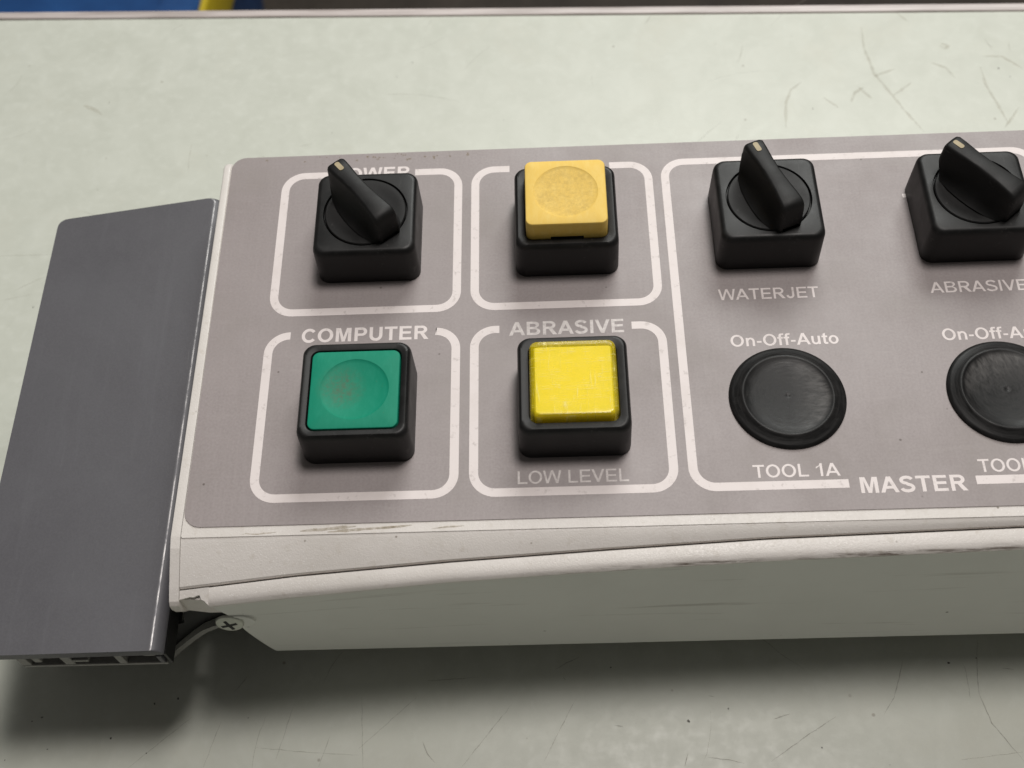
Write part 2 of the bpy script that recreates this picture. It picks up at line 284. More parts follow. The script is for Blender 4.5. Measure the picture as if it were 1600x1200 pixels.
# work table: local x runs along its back edge, local y points away from the camera
TX, TY, TA = -77.0, 223.3, math.atan2(212.3 - 230.0, 129.6 + 283.0)
table = empty('work_table', (TX, TY, TABLE_Z), TA, label='pale green laminate work table with a worn light edge strip under the console', category='table')
bm = box(bmesh.new(), -1000, 1000, -900, -4.6, -28, 0, 0.5, 2)
top = link('tabletop', to_mesh(bm), MAT['laminate'], table)
prof = rounded([(-4.5, -30), (0, -30), (0, 0.5), (-4.5, 0.5)], [0, 1.2, 1.4, 0.4], 4)
link('edge_strip', to_mesh(prism(prof, -1000, 1000, 'x')), MAT['trim'], table)
for sx in (-940, 940):
    for sy in (-850, -60): link('leg', to_mesh(box(bmesh.new(), sx - 20, sx + 20, sy - 20, sy + 20, -800, -28.2, 2)), MAT['steel'], table)
SCR = [
('a', [(64.8, 204.6), (64.0, 193.1), (65.8, 179.5), (70.8, 167.7), (75.1, 157.9), (79.4, 149.1)]),
('a', [(65.0, 177.9), (69.2, 179.7), (73.9, 181.4)]),
('a', [(29.1, 153.7), (30.6, 166.5), (33.4, 172.9), (37.7, 176.6)]),
('a', [(44.8, 168.4), (49.8, 162.9)]),
('a', [(58.5, 173.2), (62.8, 166.8)]),
('a', [(88.1, 184.0), (93.2, 181.1), (95.5, 175.7)]),
('a', [(106.2, 180.8), (106.2, 171.8), (108.5, 162.0), (110.3, 153.0)]),
('a', [(108.7, 149.9), (116.0, 159.7)]),
('d', [(110.7, 195.8), (112.3, 189.6)]),
('a', [(108.0, 186.4), (115.2, 186.0), (121.7, 179.3)]),
('a', [(79.4, 211.6), (83.5, 206.4)]),
('a', [(54.9, 165.3), (56.8, 170.0), (60.8, 172.8)]),
('a', [(70.8, 167.7), (79.2, 174.5)]),
('b', [(93.7, 194.0), (96.3, 192.5), (94.6, 191.2), (93.0, 193.0)]),
('b', [(-239.5, 178.2), (-235.4, 176.3), (-231.1, 172.8)]),
('c', [(-194.1, 156.5), (-194.4, 148.6), (-193.8, 142.3)]),
('c', [(-182.4, 204.5), (-182.3, 201.6)]),
('c', [(-257.6, 106.6), (-238.9, 106.4)]),
('c', [(-249.7, 90.9), (-238.4, 97.4)]),
('c', [(-253.5, 87.0), (-242.6, 89.3)]),
('d', [(37.1, -49.2), (35.3, -54.3), (32.8, -59.8), (29.3, -64.6)]),
('d', [(59.5, -43.6), (57.8, -51.1), (56.8, -59.4), (58.7, -67.6), (65.2, -78.2)]),
('d', [(-62.6, -49.6), (-59.2, -47.6), (-55.5, -46.0)]),
('d', [(-99.7, -52.0), (-93.6, -51.8), (-84.7, -51.2)]),
('d', [(-100.5, -69.2), (-99.0, -72.8), (-96.8, -75.3)]),
('d', [(-60.3, -51.6), (-59.6, -52.7)]),
('d', [(3.3, -63.7), (-1.7, -65.2)]),
('d', [(15.9, -64.9), (7.0, -70.0), (-3.6, -76.8)]),
('d', [(-20.9, -75.4), (-15.0, -76.2), (-11.0, -77.2)]),
('d', [(-26.3, -74.3), (-27.5, -77.7)]),
('d', [(64.8, -52.2), (68.0, -52.5)]),
('d', [(-46.3, -66.0), (-43.8, -66.3)]),
('d', [(-19.2, -58.1), (-17.4, -58.5)]),
('c', [(-127.0, -67.2), (-129.5, -75.7)]),
('c', [(-118.4, -56.4), (-117.0, -76.3)]),
('c', [(-147.7, -70.0), (-133.0, -71.7), (-118.5, -72.7)]),
('c', [(-137.8, -57.8), (-141.9, -74.0)]),
('c', [(-75.1, -59.2), (-89.6, -76.8)]),
('c', [(-102.7, -56.8), (-118.6, -71.0)]),
('c', [(-167.1, -60.9), (-183.6, -75.0)]),
('c', [(65.7, -75.6), (47.9, -77.5)]),
('c', [(-158.6, -62.5), (-160.6, -69.7), (-162.1, -75.2)]),
('c', [(-56.8, -57.8), (-66.4, -75.5)]),
('s', [(-213.6, -61.2)]),
('s', [(-210.8, -60.1)]),
('s', [(-207.6, -69.3)]),
('s', [(-219.3, -72.1)]),
('s', [(-178.9, -71.0)]),
('s', [(-189.8, -66.6)]),
('s', [(-178.5, -56.9)]),
('s', [(-171.9, -55.6)]),
('s', [(-150.8, -61.6)]),
('s', [(-13.9, -61.9)]),
('s', [(-25.4, -65.2)]),
('s', [(10.8, -73.3)]),
('s', [(50.0, -50.2)]),
('s', [(-46.5, -49.3)]),
('s', [(-141.0, 159.4)]),
('s', [(-117.5, 187.2)]),
('s', [(40.2, 162.8)]),
('s', [(112.7, 179.8)]),
('s', [(116.1, 175.3)]),
('s', [(-241.1, 83.8)]),
]
ca, sa = math.cos(-TA), math.sin(-TA)
def tl(p): dx, dy = p[0] - TX, p[1] - TY; return (dx * ca - dy * sa, dx * sa + dy * ca)
def ribbon(bm, pts, wd, z, taper=True, mi=0):
    P = []
    for a, b in zip(pts[:-1], pts[1:]):                      # densify and wobble a little
        L = math.hypot(b[0] - a[0], b[1] - a[1]); m = max(2, int(L / 1.5))
        for i in range(m): t = i / m; P.append((a[0] + (b[0] - a[0]) * t + random.gauss(0, 0.06), a[1] + (b[1] - a[1]) * t + random.gauss(0, 0.06)))
    P.append(pts[-1]); prev = None; n = len(P)
    for i, p in enumerate(P):
        q0, q1 = P[max(i - 1, 0)], P[min(i + 1, n - 1)]; dx, dy = q1[0] - q0[0], q1[1] - q0[1]; l = math.hypot(dx, dy) or 1
        h = wd / 2 * random.uniform(0.6, 1.25) * (min(1, 0.25 + 3.5 * min(i, n - 1 - i) / n) if taper else 1)
        cur = (bm.verts.new((p[0] - dy / l * h, p[1] + dx / l * h, z)), bm.verts.new((p[0] + dy / l * h, p[1] - dx / l * h, z)))
        if prev: bm.faces.new((prev[0], prev[1], cur[1], cur[0])).material_index = mi
        prev = cur
def blob(bm, c, r, z, mi=0):
    n = 7; vs_ = [bm.verts.new((c[0] + r * random.uniform(0.5, 1.3) * math.cos(2 * math.pi * i / n), c[1] + r * random.uniform(0.5, 1.3) * math.sin(2 * math.pi * i / n), z)) for i in range(n)]
    bm.faces.new(vs_).material_index = mi
bm = bmesh.new(); zz = 0.02
KM = {'a': (0, 1.1), 'b': (0, 1.5), 'c': (1, 0.24), 'd': (2, 0.24), 's': (3, 0.34)}
for kd, pl in SCR:
    mi, wd = KM[kd]; zz += 0.0012
    if kd == 's': blob(bm, tl(pl[0]), wd * random.uniform(0.6, 1.2), zz, mi)
    else: ribbon(bm, [tl(p) for p in pl], wd, zz, True, mi)
for i in range(150):                                          # fine random wear of an old bench
    x, y = random.uniform(-360, 330), random.uniform(-420, -6); a = random.gauss(1.1, 0.7); L = random.choice((6, 10, 16, 30)); cv = random.uniform(-0.4, 0.4); zz += 0.0012
    ribbon(bm, [(x + L * t * math.cos(a + cv * t), y + L * t * math.sin(a + cv * t)) for t in (0, .25, .5, .75, 1)], random.uniform(0.14, 0.3), zz, True, 1)
for i in range(110):
    zz += 0.0012; blob(bm, (random.uniform(-360, 330), random.uniform(-420, -6)), random.uniform(0.1, 0.26), zz, random.choice((0, 2, 3, 3)))
me = to_mesh(bm)
for q in 'acds': me.materials.append(MAT['mark_' + q])
o = link('scratches', me, None, top, smooth=0); o['kind'] = 'stuff'

# blue tote standing on the floor behind the table
tote = empty('storage_tote', (-627, 880, 0), math.radians(-3), label='blue plastic tote with a yellow latch behind the table', category='tote')
bm = loft([ring_rrect(420, 330, 30, 2), ring_rrect(426, 336, 30, 14), ring_rrect(470, 370, 34, 320), ring_rrect(500, 396, 38, 322), ring_rrect(500, 396, 38, 340)], cap1=True)
link('body', to_mesh(bm), MAT['blue'], tote)
bm = loft([ring_rrect(506, 402, 40, 340.3), ring_rrect(508, 404, 40, 352), ring_rrect(496, 392, 38, 358), ring_rrect(440, 330, 30, 359), ring_rrect(430, 320, 28, 351)])
link('lid', to_mesh(bm), MAT['blue'], tote)
for sg in (-1, 1):
    bm = box(bmesh.new(), 254.5 if sg > 0 else -262, 262 if sg > 0 else -254.5, -195, 60, 290, 356, 5, 3); link('latch', to_mesh(bm), MAT['yellow'], tote)

# ================================================================ console
con = empty('control_console', (0, 0, TABLE_Z + DECK), 0, label='beige machine control console with taupe faceplate, switches and push buttons', category='control panel')
XR = 150.0
LIP = [(-160, -51.6, -7.7), (-148.0, -50.7, -7.2), (-132.9, -49.5, -6.6), (-110.5, -48.0, -5.8), (-88.2, -46.6, -5.1), (-48.8, -45.0, -4.4), (-9.5, -43.6, -4.0), (52.6, -42.4, -3.6), (150, -41.4, -3.4)]
GRV = [(-156.3, -47.1, -4.8), (-126.5, -44.3, -4.0), (-88.1, -41.9, -3.2), (-48.5, -40.0, -2.6), (-9.2, -38.4, -2.1), (53.2, -37.2, -1.8), (150, -36.8, -1.6)]
XL = -154.9
xs = [XL + (XR - XL) * i / 60 for i in range(61)]
# deck the faceplate is glued to
out = rounded([(XL, -34.9), (XR, -34.9), (XR, 88.5), (XL, 88.5)], [0.3, 4, 4, 4.3])
link('top_deck', to_mesh(prism(out, -3.0, -0.25, 'z', 0.5, 3)), MAT['coat'], con)
# printed faceplate sheet
out = rounded([(-154.75, -32.2), (XR - 3, -32.2), (XR - 3, 88.4), (-154.75, 88.4)], [4.5, 4, 4, 4.2], 8)
plate = link('faceplate', to_mesh(prism(out, -0.24, 0.0, 'z')), MAT['faceplate'], con)
# sloping band between deck and groove
def strip_mesh(rows_fn, xs, thick=1.2, wear=None):
    """rows_fn(x) -> profile [(y,z)...]; a closed sheet extruded along x"""
    bm = bmesh.new(); vl = bm.verts.layers.float.new('wear'); rings = []
    for x in xs:
        pr = rows_fn(x); lo = [(y + 0.25, z - thick) for y, z in reversed(pr)]
        r = []
        for i, (y, z) in enumerate(pr + lo):
            v = bm.verts.new((x, y, z)); v[vl] = wear(i, len(pr), x) if wear and i < len(pr) else 0.0; r.append(v)
        rings.append(r)
    n = len(rings[0])
    for a, b in zip(rings[:-1], rings[1:]):
        for i in range(n): bm.faces.new((a[i], a[(i + 1) % n], b[(i + 1) % n], b[i]))
    bm.faces.new(rings[0][::-1]); bm.faces.new(rings[-1])
    return to_mesh(bm)
def band(x):
    gy, gz = interp(GRV, x); pts = []
    y0, z0 = -34.93, -0.45
    for t in (0, 0.03, 0.12, 0.35, 0.6, 0.85, 0.97, 1.0):
        y = y0 + (gy + 0.38 - y0) * t; z = z0 + (gz + 0.15 - z0) * t + 0.2 * math.sin(math.pi * t)
        if t == 0: z -= 0.05
        if t == 1: z -= 0.45
        pts.append((y, z))
    return pts
link('sloping_band', strip_mesh(band, xs), MAT['coat'], con)
# lip strip in front of the groove, its near corner torn
def lip(x):
    gy, gz = interp(GRV, x); ly, lz = interp(LIP, x); pts = []
    for t in (0, 0.08, 0.3, 0.6, 0.82, 0.92, 0.98, 1.0):
        y = gy + (ly - gy) * t; z = gz + (lz + 0.9 - gz) * t + 0.3 * math.sin(math.pi * t)
        if t == 0: z -= 0.55
        if t > 0.8: z -= (t - 0.8) ** 2 * 15
        pts.append((y, z))
    return pts
lx = [-147.6 + (XR + 147.6) * i / 70 for i in range(71)]
link('front_lip', strip_mesh(lip, lx, 1.2, lambda i, n, x: (0, 0, 0, 0, .25, 1, 1, 1)[i] * (1 if x > -70 else 0.25)), MAT['coat_worn'], con)
# torn stub of the lip
bm = bmesh.new(); P0 = [(XL, 0.02, 0), (XL, 0.50, 0), (-153.6, 0.46, 0), (-152.4, 0.42, .05), (-151.4, 0.47, 0.1), (-150.6, 0.40, 0.1), (-149.9, 0.38, 0.05), (-149.5, 0.62, 0), (-148.7, 0.72, 0), (-147.65, 0.97, 0), (-147.65, 0.02, 0)]
tv, bv = [], []
for x, t, dz in P0:
    gy, gz = interp(GRV, x); ly, lz = interp(LIP, x); y = gy + (ly - gy) * t; z = gz + (lz + 0.9 - gz) * t + dz
    tv.append(bm.verts.new((x, y, z))); bv.append(bm.verts.new((x + 0.02, y + 0.2, z - 1.0)))
bm.faces.new(tv); bm.faces.new(bv[::-1])
for i in range(len(tv)): bm.faces.new((tv[i], tv[(i + 1) % len(tv)], bv[(i + 1) % len(tv)], bv[i]))
link('torn_lip', to_mesh(bm), MAT['coat'], con, smooth=20)
# front sheet with a curved cut-out at its end
CUT = [(-147.0, -10.0), (-145.6, -14.5), (-144.9, -18.0), (-144.4, -29.0), (-143.9, -34.0), (-143.0, -40.0), (-142.2, -45.0), (-141.2, -50.0), (-140.6, -52.0)]
FB = (-47.5, -52.0)
def face_y(x, z):
    ly, lz = interp(LIP, x); t = (lz - z) / (lz - FB[1]); return ly + 0.25 + (FB[0] - ly) * t
fx = [-146.9, -146.7, -146.4, -146, -145.6, -145.2, -144.8, -144.2, -143.5, -142.9, -142.2, -141.5, -140.9, -140.5] + [-139 + (XR + 139) * i / 50 for i in range(51)]
CUTX = [(a, b) for a, b in CUT]
bm = bmesh.new(); cols = []
for x in fx:
    ly, lz = interp(LIP, x); z1 = lz - 0.5; z0 = FB[1] if x > -140.6 else interp(CUTX, x)[0]
    z0 += random.uniform(-0.12, 0.12) if x < -140.6 else 0
    col = [bm.verts.new((x, face_y(x, z1 + (z0 - z1) * t), z1 + (z0 - z1) * t)) for t in (0, .2, .4, .6, .8, .97, 1)] + [bm.verts.new((x, face_y(x, z1 + (z0 - z1) * t) + 1.3, z1 + (z0 - z1) * t)) for t in (1, .5, 0)]
    cols.append(col)
for a, b in zip(cols[:-1], cols[1:]):
    n = len(a)
    for i in range(n): bm.faces.new((a[i], a[(i + 1) % n], b[(i + 1) % n], b[i]))
bm.faces.new(cols[0][::-1]); bm.faces.new(cols[-1])
link('front_sheet', to_mesh(bm), MAT['sheet'], con)
# end plate: cheek with rounded edges plus a flange turned behind the front sheet
ck = [(88.6, -0.1), (-34.6, -0.1), (-37.5, -0.9), (-46.6, -4.3), (-49.6, -5.6), (-50.5, -6.6), (-50.6, -8.5), (-49.9, -12.0), (-46, -20), (-38, -30), (-20, -42), (60, -48), (89.0, -48)]
ck = rounded(ck, [4.2, 6, 4, 4, 0.6, 0.8, 1, 2, 3, 5, 8, 5, 5], 4)
endp = link('end_plate', to_mesh(prism(ck[::-1], -157.4, XL - 0.12, 'x', 0.75, 3, True)), MAT['coat'], con)
fl = rounded([(-157.2, -6.2), (-157.3, -8.5), (-155.6, -13.3), (-150.0, -15.7), (-143.5, -16.2), (-143.5, -7.0)], [0, 1, 2.5, 4, 0, 0], 5)
link('flange', to_mesh(prism(fl, -48.9, -47.9, 'y', 0.3, 2, True)), MAT['coat'], endp)
ARM = [(0, -144.5, -27.2), (.15, -149.0, -29.3), (.3, -152.5, -31.2), (.45, -156.5, -34.6), (.6, -161.0, -40.4), (.8, -166.9, -48.8), (1, -172.5, -57.6)]
arm = [interp(ARM, i / 16) for i in range(17)]
bm = bmesh.new(); pv = None
for i, (x, z) in enumerate(arm):
    wv = 1.7; nx, nz = (0.62, -0.78)
    cur = [bm.verts.new((x + nx * s, y, z + nz * s)) for s, y in ((-wv / 2, -47.3), (wv / 2, -47.3), (wv / 2, -45.6), (-wv / 2, -45.6))]
    if pv:
        for q in range(4): bm.faces.new((pv[q], pv[(q + 1) % 4], cur[(q + 1) % 4], cur[q]))
    else: bm.faces.new(cur[::-1])
    pv = cur
bm.faces.new(pv)
link('bracket', to_mesh(bm), MAT['cut'], endp)
shade_outline = [(-156.8, -12.5), (-150, -15), (-139, -16), (-144.5, -26.8), (-149, -28.9), (-152.5, -30.8), (-156.5, -34.2), (-161, -40), (-166.9, -48.4), (-170, -53), (-170, -38), (-162, -34)]
link('dark_interior_sheet', to_mesh(prism(shade_outline, -44.9, -43.9, 'y')), MAT['gap'], endp)  # black sheet standing in for the shade of the open interior
# screw holding flange and bracket: domed head with a cross recess, facing the viewer
def screw_mesh():
    rings = [[(p[0], p[2] * -1 - 0, p[1]) for p in ring_circ(r, z)] for r, z in ((3.5, 0), (3.65, 0.35), (3.45, 0.75), (2.8, 1.0), (1.9, 1.12), (1.0, 1.15))]
    return to_mesh(loft(rings))
scw = link('screw', screw_mesh(), MAT['screw'], con, (-145.7, -49.9, -20.0)); scw.rotation_euler.x = math.radians(-9)
bm = bmesh.new()
cr = []
for a in range(4):
    c_, s_ = math.cos(a * math.pi / 2 + 0.35), math.sin(a * math.pi / 2 + 0.35)
    for px, pz in ((0.5, -0.5), (2.2, -0.42), (2.2, 0.42)): cr.append((px * c_ - pz * s_, px * s_ + pz * c_))
link('cross_recess', to_mesh(prism(cr, -1.2, -0.5, 'y')), MAT['gap'], scw)
# washer-like embossed hole in the sheet behind the screw
link('screw_seat', to_mesh(loft([[(p[0], -p[2], p[1]) for p in ring_circ(r, z)] for r, z in ((4.0, -0.6), (4.0, 0.2), (3.7, 0.35), (3.0, 0.35))])), MAT['sheet'], con, (-143.4, -49.6, -20.6))
# hidden shell: base plate, back wall, inner block, added base block
link('base_plate', to_mesh(box(bmesh.new(), -138, XR - 1, -45.4, 87, -51.5, -50, 0.3)), MAT['sheet'], con)
link('back_wall', to_mesh(box(bmesh.new(), XL + 0.2, XR - 1, 86.2, 88, -51.4, -3.1, 0.3)), MAT['coat'], con)
link('inner_wall', to_mesh(box(bmesh.new(), -137.5, -136, -40, 85.8, -49.8, -6.5, 0.1)), MAT['gap'], con)
link('end_wall', to_mesh(box(bmesh.new(), XR - 0.8, XR + 1.4, -44.5, 89, -51.6, -0.3, 0.4)), MAT['coat'], con)
link('base_shade_block', to_mesh(box(bmesh.new(), -158, XR - 6, -34, 84, -67.95, -51.7, 1.0)), MAT['gap'], con)  # unseen, added to carry the console and keep light from passing underneath

# dark grey profile at the end of the console
CZ = -18.0; DZ = CZ + 19.0
def cap_ring(z, inset=0.0):
    xr = -162.2 - inset; yf = lambda x: 81.6 + (x + 213.2) * 0.146
    return [(x, y, z) for x, y in rounded([(-213.2, -58.2), (xr, -57.8), (xr, yf(xr)), (-213.2, yf(-213.2))], [0.4, 0.5, 2.0, 3.2], 6)]
bev = [(0.0, -3.1)] + [(3.1 * (1 - math.cos(math.radians(a))), -3.1 + 3.1 * math.sin(math.radians(a))) for a in (20, 40, 55, 66, 76, 83, 90)]
cm = to_mesh(loft([cap_ring(CZ - 3.4)] + [cap_ring(CZ + dz, i_) for i_, dz in bev])); cm.materials.append(MAT['profile']); cm.materials.append(MAT['edge_highlight'])
for pg in cm.polygons:                                       # highlight painted along the rounded edge in a paler material
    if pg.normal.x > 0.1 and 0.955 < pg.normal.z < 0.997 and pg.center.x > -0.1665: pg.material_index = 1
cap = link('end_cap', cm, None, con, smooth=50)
def rod(name, x0, x1, z0, z1, y0=-57.0, y1=80, m='profile'): return link(name, to_mesh(box(bmesh.new(), x0 + 0.2, x1 + 0.2, y0 - 0.5, y1, max(z0 + DZ, -67.95), z1 + DZ, 0.15, 1)), MAT[m], cap)
rod('web', -201.6, -199.2, -29.4, -22.45, m='cut'); rod('web', -197.6, -195.6, -27.2, -22.45, m='cut'); rod('web', -190.2, -187.6, -29.4, -22.45, m='cut')
rod('web', -176.0, -174.0, -29.6, -22.45, m='cut'); rod('base_flange', -201.6, -163.6, -31.0, -29.6, m='cut'); rod('inner_flange', -187.5, -183.5, -27.6, -26.2, m='cut')
rod('side_sheet', -165.2, -164.0, -29.5, -24.4, -57.1, m='profile'); rod('hook', -168.2, -165.2, -24.0, -22.45, m='cut')
rod('outer_skin', -163.3, -162.5, -31.4, -23.6, -56.6, 84, m='black'); rod('dark_core', -199.0, -165.0, -29.4, -22.6, -44, 78, m='gap')
rod('joining_block', -161.6, -157.9, -30.5, -21.5, -30, 70, m='gap')
# unseen block added under the profile end: props it and stops light leaking through
rod('added_shade_block', -211, -174, -69, -31.2, -41, 78, m='gap')

# ---------------------------------------------------------------- selector switches
def body_mesh(hole=None):
    r = [ring_rrect(28.6, 28.6, 3.2, -1.18), ring_rrect(28.7, 28.7, 3.2, -0.7), ring_rrect(28.2, 28.2, 3.0, 10.3), ring_rrect(28.0, 28.0, 3.0, 11.0), ring_rrect(27.4, 27.4, 3.0, 11.75), ring_rrect(26.4, 26.4, 2.8, 12.15), ring_rrect(25.2, 25.2, 2.5, 12.25)]
    return r
def knob_mesh():
    L0, L1 = -11.9, 12.6; prof_n = 15; bm = bmesh.new(); rings = []
    st = [(-12.15, 2.0, 13.2), (-12.05, 2.45, 17.0), (-11.8, 2.7, 20.0), (-11.35, 2.85, 21.1), (-10.6, 2.95, 21.7), (-9.5, 2.9, 21.95), (-7.5, 2.75, 22.1), (-5, 2.5, 22.2), (-2, 2.28, 22.3), (1, 2.18, 22.35), (5, 2.25, 22.45), (9, 2.5, 22.6), (11.2, 2.55, 22.65), (12.0, 2.35, 22.3), (12.4, 1.9, 21.6)]
    for i, (s, hw, zt) in enumerate(st):
        f = max(0.0, 1 - (s / 11.3) ** 2) if abs(s) < 11.3 else 0
        if s < -11.5: zb = 12.6
        elif s < 9: zb = 12.45
        else: zb = 12.45 + (s - 9) * 1.3
        fl = 2.2 * math.sqrt(f) if f > 0 else 0; hw *= 1.1
        hb = hw + 0.35 + 1.35 * f
        c = min(0.8, hw * 0.34)
        half = [(hb + fl, zb), (hb + fl * 0.35, zb + 0.9), (hb + fl * 0.1, zb + 2.2), (hw + (hb - hw) * 0.62, zb + (zt - zb) * 0.42), (hw + 0.08, zt - 1.1), (hw, zt - c), (hw - c * 0.35, zt - c * 0.3), (hw - c, zt)]
        ring = [(u, s, z) for u, z in half] + [(0, s, zt + 0.08)] + [(-u, s, z) for u, z in reversed(half)]
        rings.append([bm.verts.new(p) for p in ring])
    n = len(rings[0])
    for a, b in zip(rings[:-1], rings[1:]):
        for i in range(n - 1): bm.faces.new((a[i], a[i + 1], b[i + 1], b[i]))
        bm.faces.new((a[n - 1], a[0], b[0], b[n - 1]))
    bm.faces.new(rings[0]); bm.faces.new(rings[-1][::-1])
    return to_mesh(bm)
sw_rings = body_mesh() + [ring_circ(11.75, 12.25), ring_circ(11.6, 12.0), ring_circ(11.6, 10.9)]
SWM = to_mesh(loft(sw_rings))
DIAL = to_mesh(loft([ring_circ(11.25, 10.95), ring_circ(11.25, 12.05), ring_circ(11.0, 12.3), ring_circ(9.5, 12.32), ring_circ(8.2, 12.05), ring_circ(5, 12.0)]))
KNOB = knob_mesh()
sl = rounded([(-0.72, 8.1), (0.72, 8.1), (0.72, 11.3), (-0.72, 11.3)], 0.55, 4)
INL = to_mesh(prism(sl, 22.4, 22.78, 'z'))
SWITCHES = [((-111.2, 56.4), 38.5, 'black selector switch under POWER, its handle turned to the upper left'), ((-0.1, 56.6), 21.5, 'black selector switch above WATERJET, its handle only slightly turned'), ((56.3, 56.6), 40.5, 'black selector switch above ABRASIVE at the picture edge')]
for (cx, cy), deg, lab in SWITCHES:
    b = link('selector_switch', SWM, MAT['black'], con, (cx, cy - 0.8, 1.2)); b['label'] = lab
    link('dial', DIAL, MAT['black_knob'], b); h = link('handle', KNOB, MAT['black_knob'], b, smooth=40); h.rotation_euler.z = math.radians(deg)
    m_ = link('pointer_inlay', INL, MAT['cream'], b); m_.rotation_euler.z = math.radians(deg)

# ---------------------------------------------------------------- push buttons
def open_body(op): return to_mesh(loft(body_mesh()[:-1] + [ring_rrect(25.4, 25.4, 2.6, 12.15), ring_rrect(op + 0.3, op + 0.3, 2.2, 11.85), ring_rrect(op, op, 2.2, 11.5), ring_rrect(op, op, 2.2, 7.5)]))
PBM = open_body(23.3); PBM2 = open_body(22.5)
def dish_cap(wd, r, ztop, zbot, rd, depth, bev=0.4):
    rings = [ring_rrect(wd, wd, r, zbot), ring_rrect(wd, wd, r, ztop - bev), ring_rrect(wd - bev * 0.6, wd - bev * 0.6, r - 0.1, ztop - bev * 0.3), ring_rrect(wd - bev * 2, wd - bev * 2, r - 0.3, ztop)]
    rings += [ring_circ(rd + 0.12, ztop), ring_circ(rd, ztop - 0.1)] + [ring_circ(rd * t, ztop - 0.1 - depth * (1 - t * t)) for t in (0.9, 0.75, 0.55, 0.35, 0.15, 0.02)]
    return to_mesh(loft(rings))
b = link('push_button', PBM, MAT['black'], con, (-111.2, -1.1, 1.2)); b['label'] = 'black push button housing with flush green cap under COMPUTER'
g = link('button_cap', dish_cap(22.7, 1.9, 12.0, 7.6, 8.7, 1.35), MAT['green'], b); g['label'] = 'flush green cap with a dirty round finger dish'
b = link('push_button', PBM2, MAT['black'], con, (-55.8, 55.6, 1.2)); b['label'] = 'black push button housing with raised amber cap'
g = link('button_cap', dish_cap(22.1, 1.9, 18.0, 7.6, 8.7, 0.4, 0.6), MAT['amber'], b); g['label'] = 'raised amber cap with a rubbed round centre'
bm = box(bmesh.new(), -4.4, 4.6, -11.12, -10.2, 10.8, 12.5, 0.1, 1); link('cap_notch', to_mesh(bm), MAT['gap'], b)
b = link('indicator_light', PBM2, MAT['black'], con, (-55.7, -1.1, 1.2)); b['label'] = 'black indicator housing with a clear yellow lens above LOW LEVEL'
rings = [ring_rrect(22.0, 22.0, 2.0, 7.6), ring_rrect(22.1, 22.1, 2.0, 12.3), ring_rrect(22.0, 22.0, 2.0, 13.7), ring_rrect(21.7, 21.7, 2.0, 14.35), ring_rrect(21.0, 21.0, 1.9, 14.75), ring_rrect(19.9, 19.9, 1.6, 14.85), ring_rrect(18.0, 18.0, 1.2, 14.86)]
link('lens', to_mesh(loft(rings)), MAT['lens'], b)
link('diffuser', to_mesh(loft([ring_rrect(20.0, 20.0, 0.8, 7.9), ring_rrect(20.0, 20.0, 0.8, 12.9), ring_rrect(19.2, 19.2, 0.8, 13.6), ring_rrect(18.0, 18.0, 0.8, 13.61)])), MAT['diffuser'], b)

# ---------------------------------------------------------------- hole plugs
pr = [(15.0, 0.02), (15.15, 0.35), (14.9, 0.75), (14.2, 1.0), (13.0, 1.35), (12.3, 1.75), (11.9, 1.98), (11.65, 2.0), (11.4, 1.95), (11.0, 1.75), (9, 1.5), (6.5, 1.32), (4, 1.2), (2.2, 1.15), (1.2, 1.15), (0.7, 1.2), (0.4, 1.1), (0.1, 1.08)]
PLG = to_mesh(loft([ring_circ(r, z) for r, z in pr]))
for (cx, cy), lab in (((0, 0), 'round black hole plug above TOOL 1A'), ((56.3, 0), 'round black hole plug cut by the picture edge')):
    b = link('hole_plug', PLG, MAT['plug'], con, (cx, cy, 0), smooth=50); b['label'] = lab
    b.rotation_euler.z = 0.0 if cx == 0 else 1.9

# ---------------------------------------------------------------- printed frames
def line_mesh(pts, wd, z=0.03):
    bm = bmesh.new(); prev = None; n = len(pts)
    for i, p in enumerate(pts):
        q0, q1 = pts[max(i - 1, 0)], pts[min(i + 1, n - 1)]; dx, dy = q1[0] - q0[0], q1[1] - q0[1]; l = math.hypot(dx, dy); h = wd / 2
        cur = (bm.verts.new((p[0] - dy / l * h, p[1] + dx / l * h, z)), bm.verts.new((p[0] + dy / l * h, p[1] - dx / l * h, z)))
        if prev: bm.faces.new((prev[0], prev[1], cur[1], cur[0]))
        prev = cur
    me = to_mesh(bm); return me
def frame(x0, x1, y0, y1, g0, g1, top=True, r=5.6):
    """open rounded frame running from g1 round to g0"""
    yg = y1 if top else y0
    cs = [(x1, y1), (x1, y0), (x0, y0), (x0, y1)] if top else [(x0, y0), (x0, y1), (x1, y1), (x1, y0)]
    pts = [(g1 if top else g0, yg)] + cs + [(g0 if top else g1, yg)]
    rd = rounded(pts, [0, r, r, r, r, 0], 10)
    link('printed_frame', line_mesh(rd, 2.35), MAT['print'], plate, smooth=0)
frame(-137.8, -86.7, 31.62, 80.5, -125.2, -99.6)
frame(-81.7, -31.0, 31.62, 80.5, -71.6, -42.2)
frame(-137.8, -86.7, -24.9, 24.07, -132.1, -92.0)
frame(-81.7, -31.0, -24.9, 24.07, -74.9, -39.0)
frame(-26.15, 80.5, -25.0, 80.9, 12.2, 43.6, top=False)

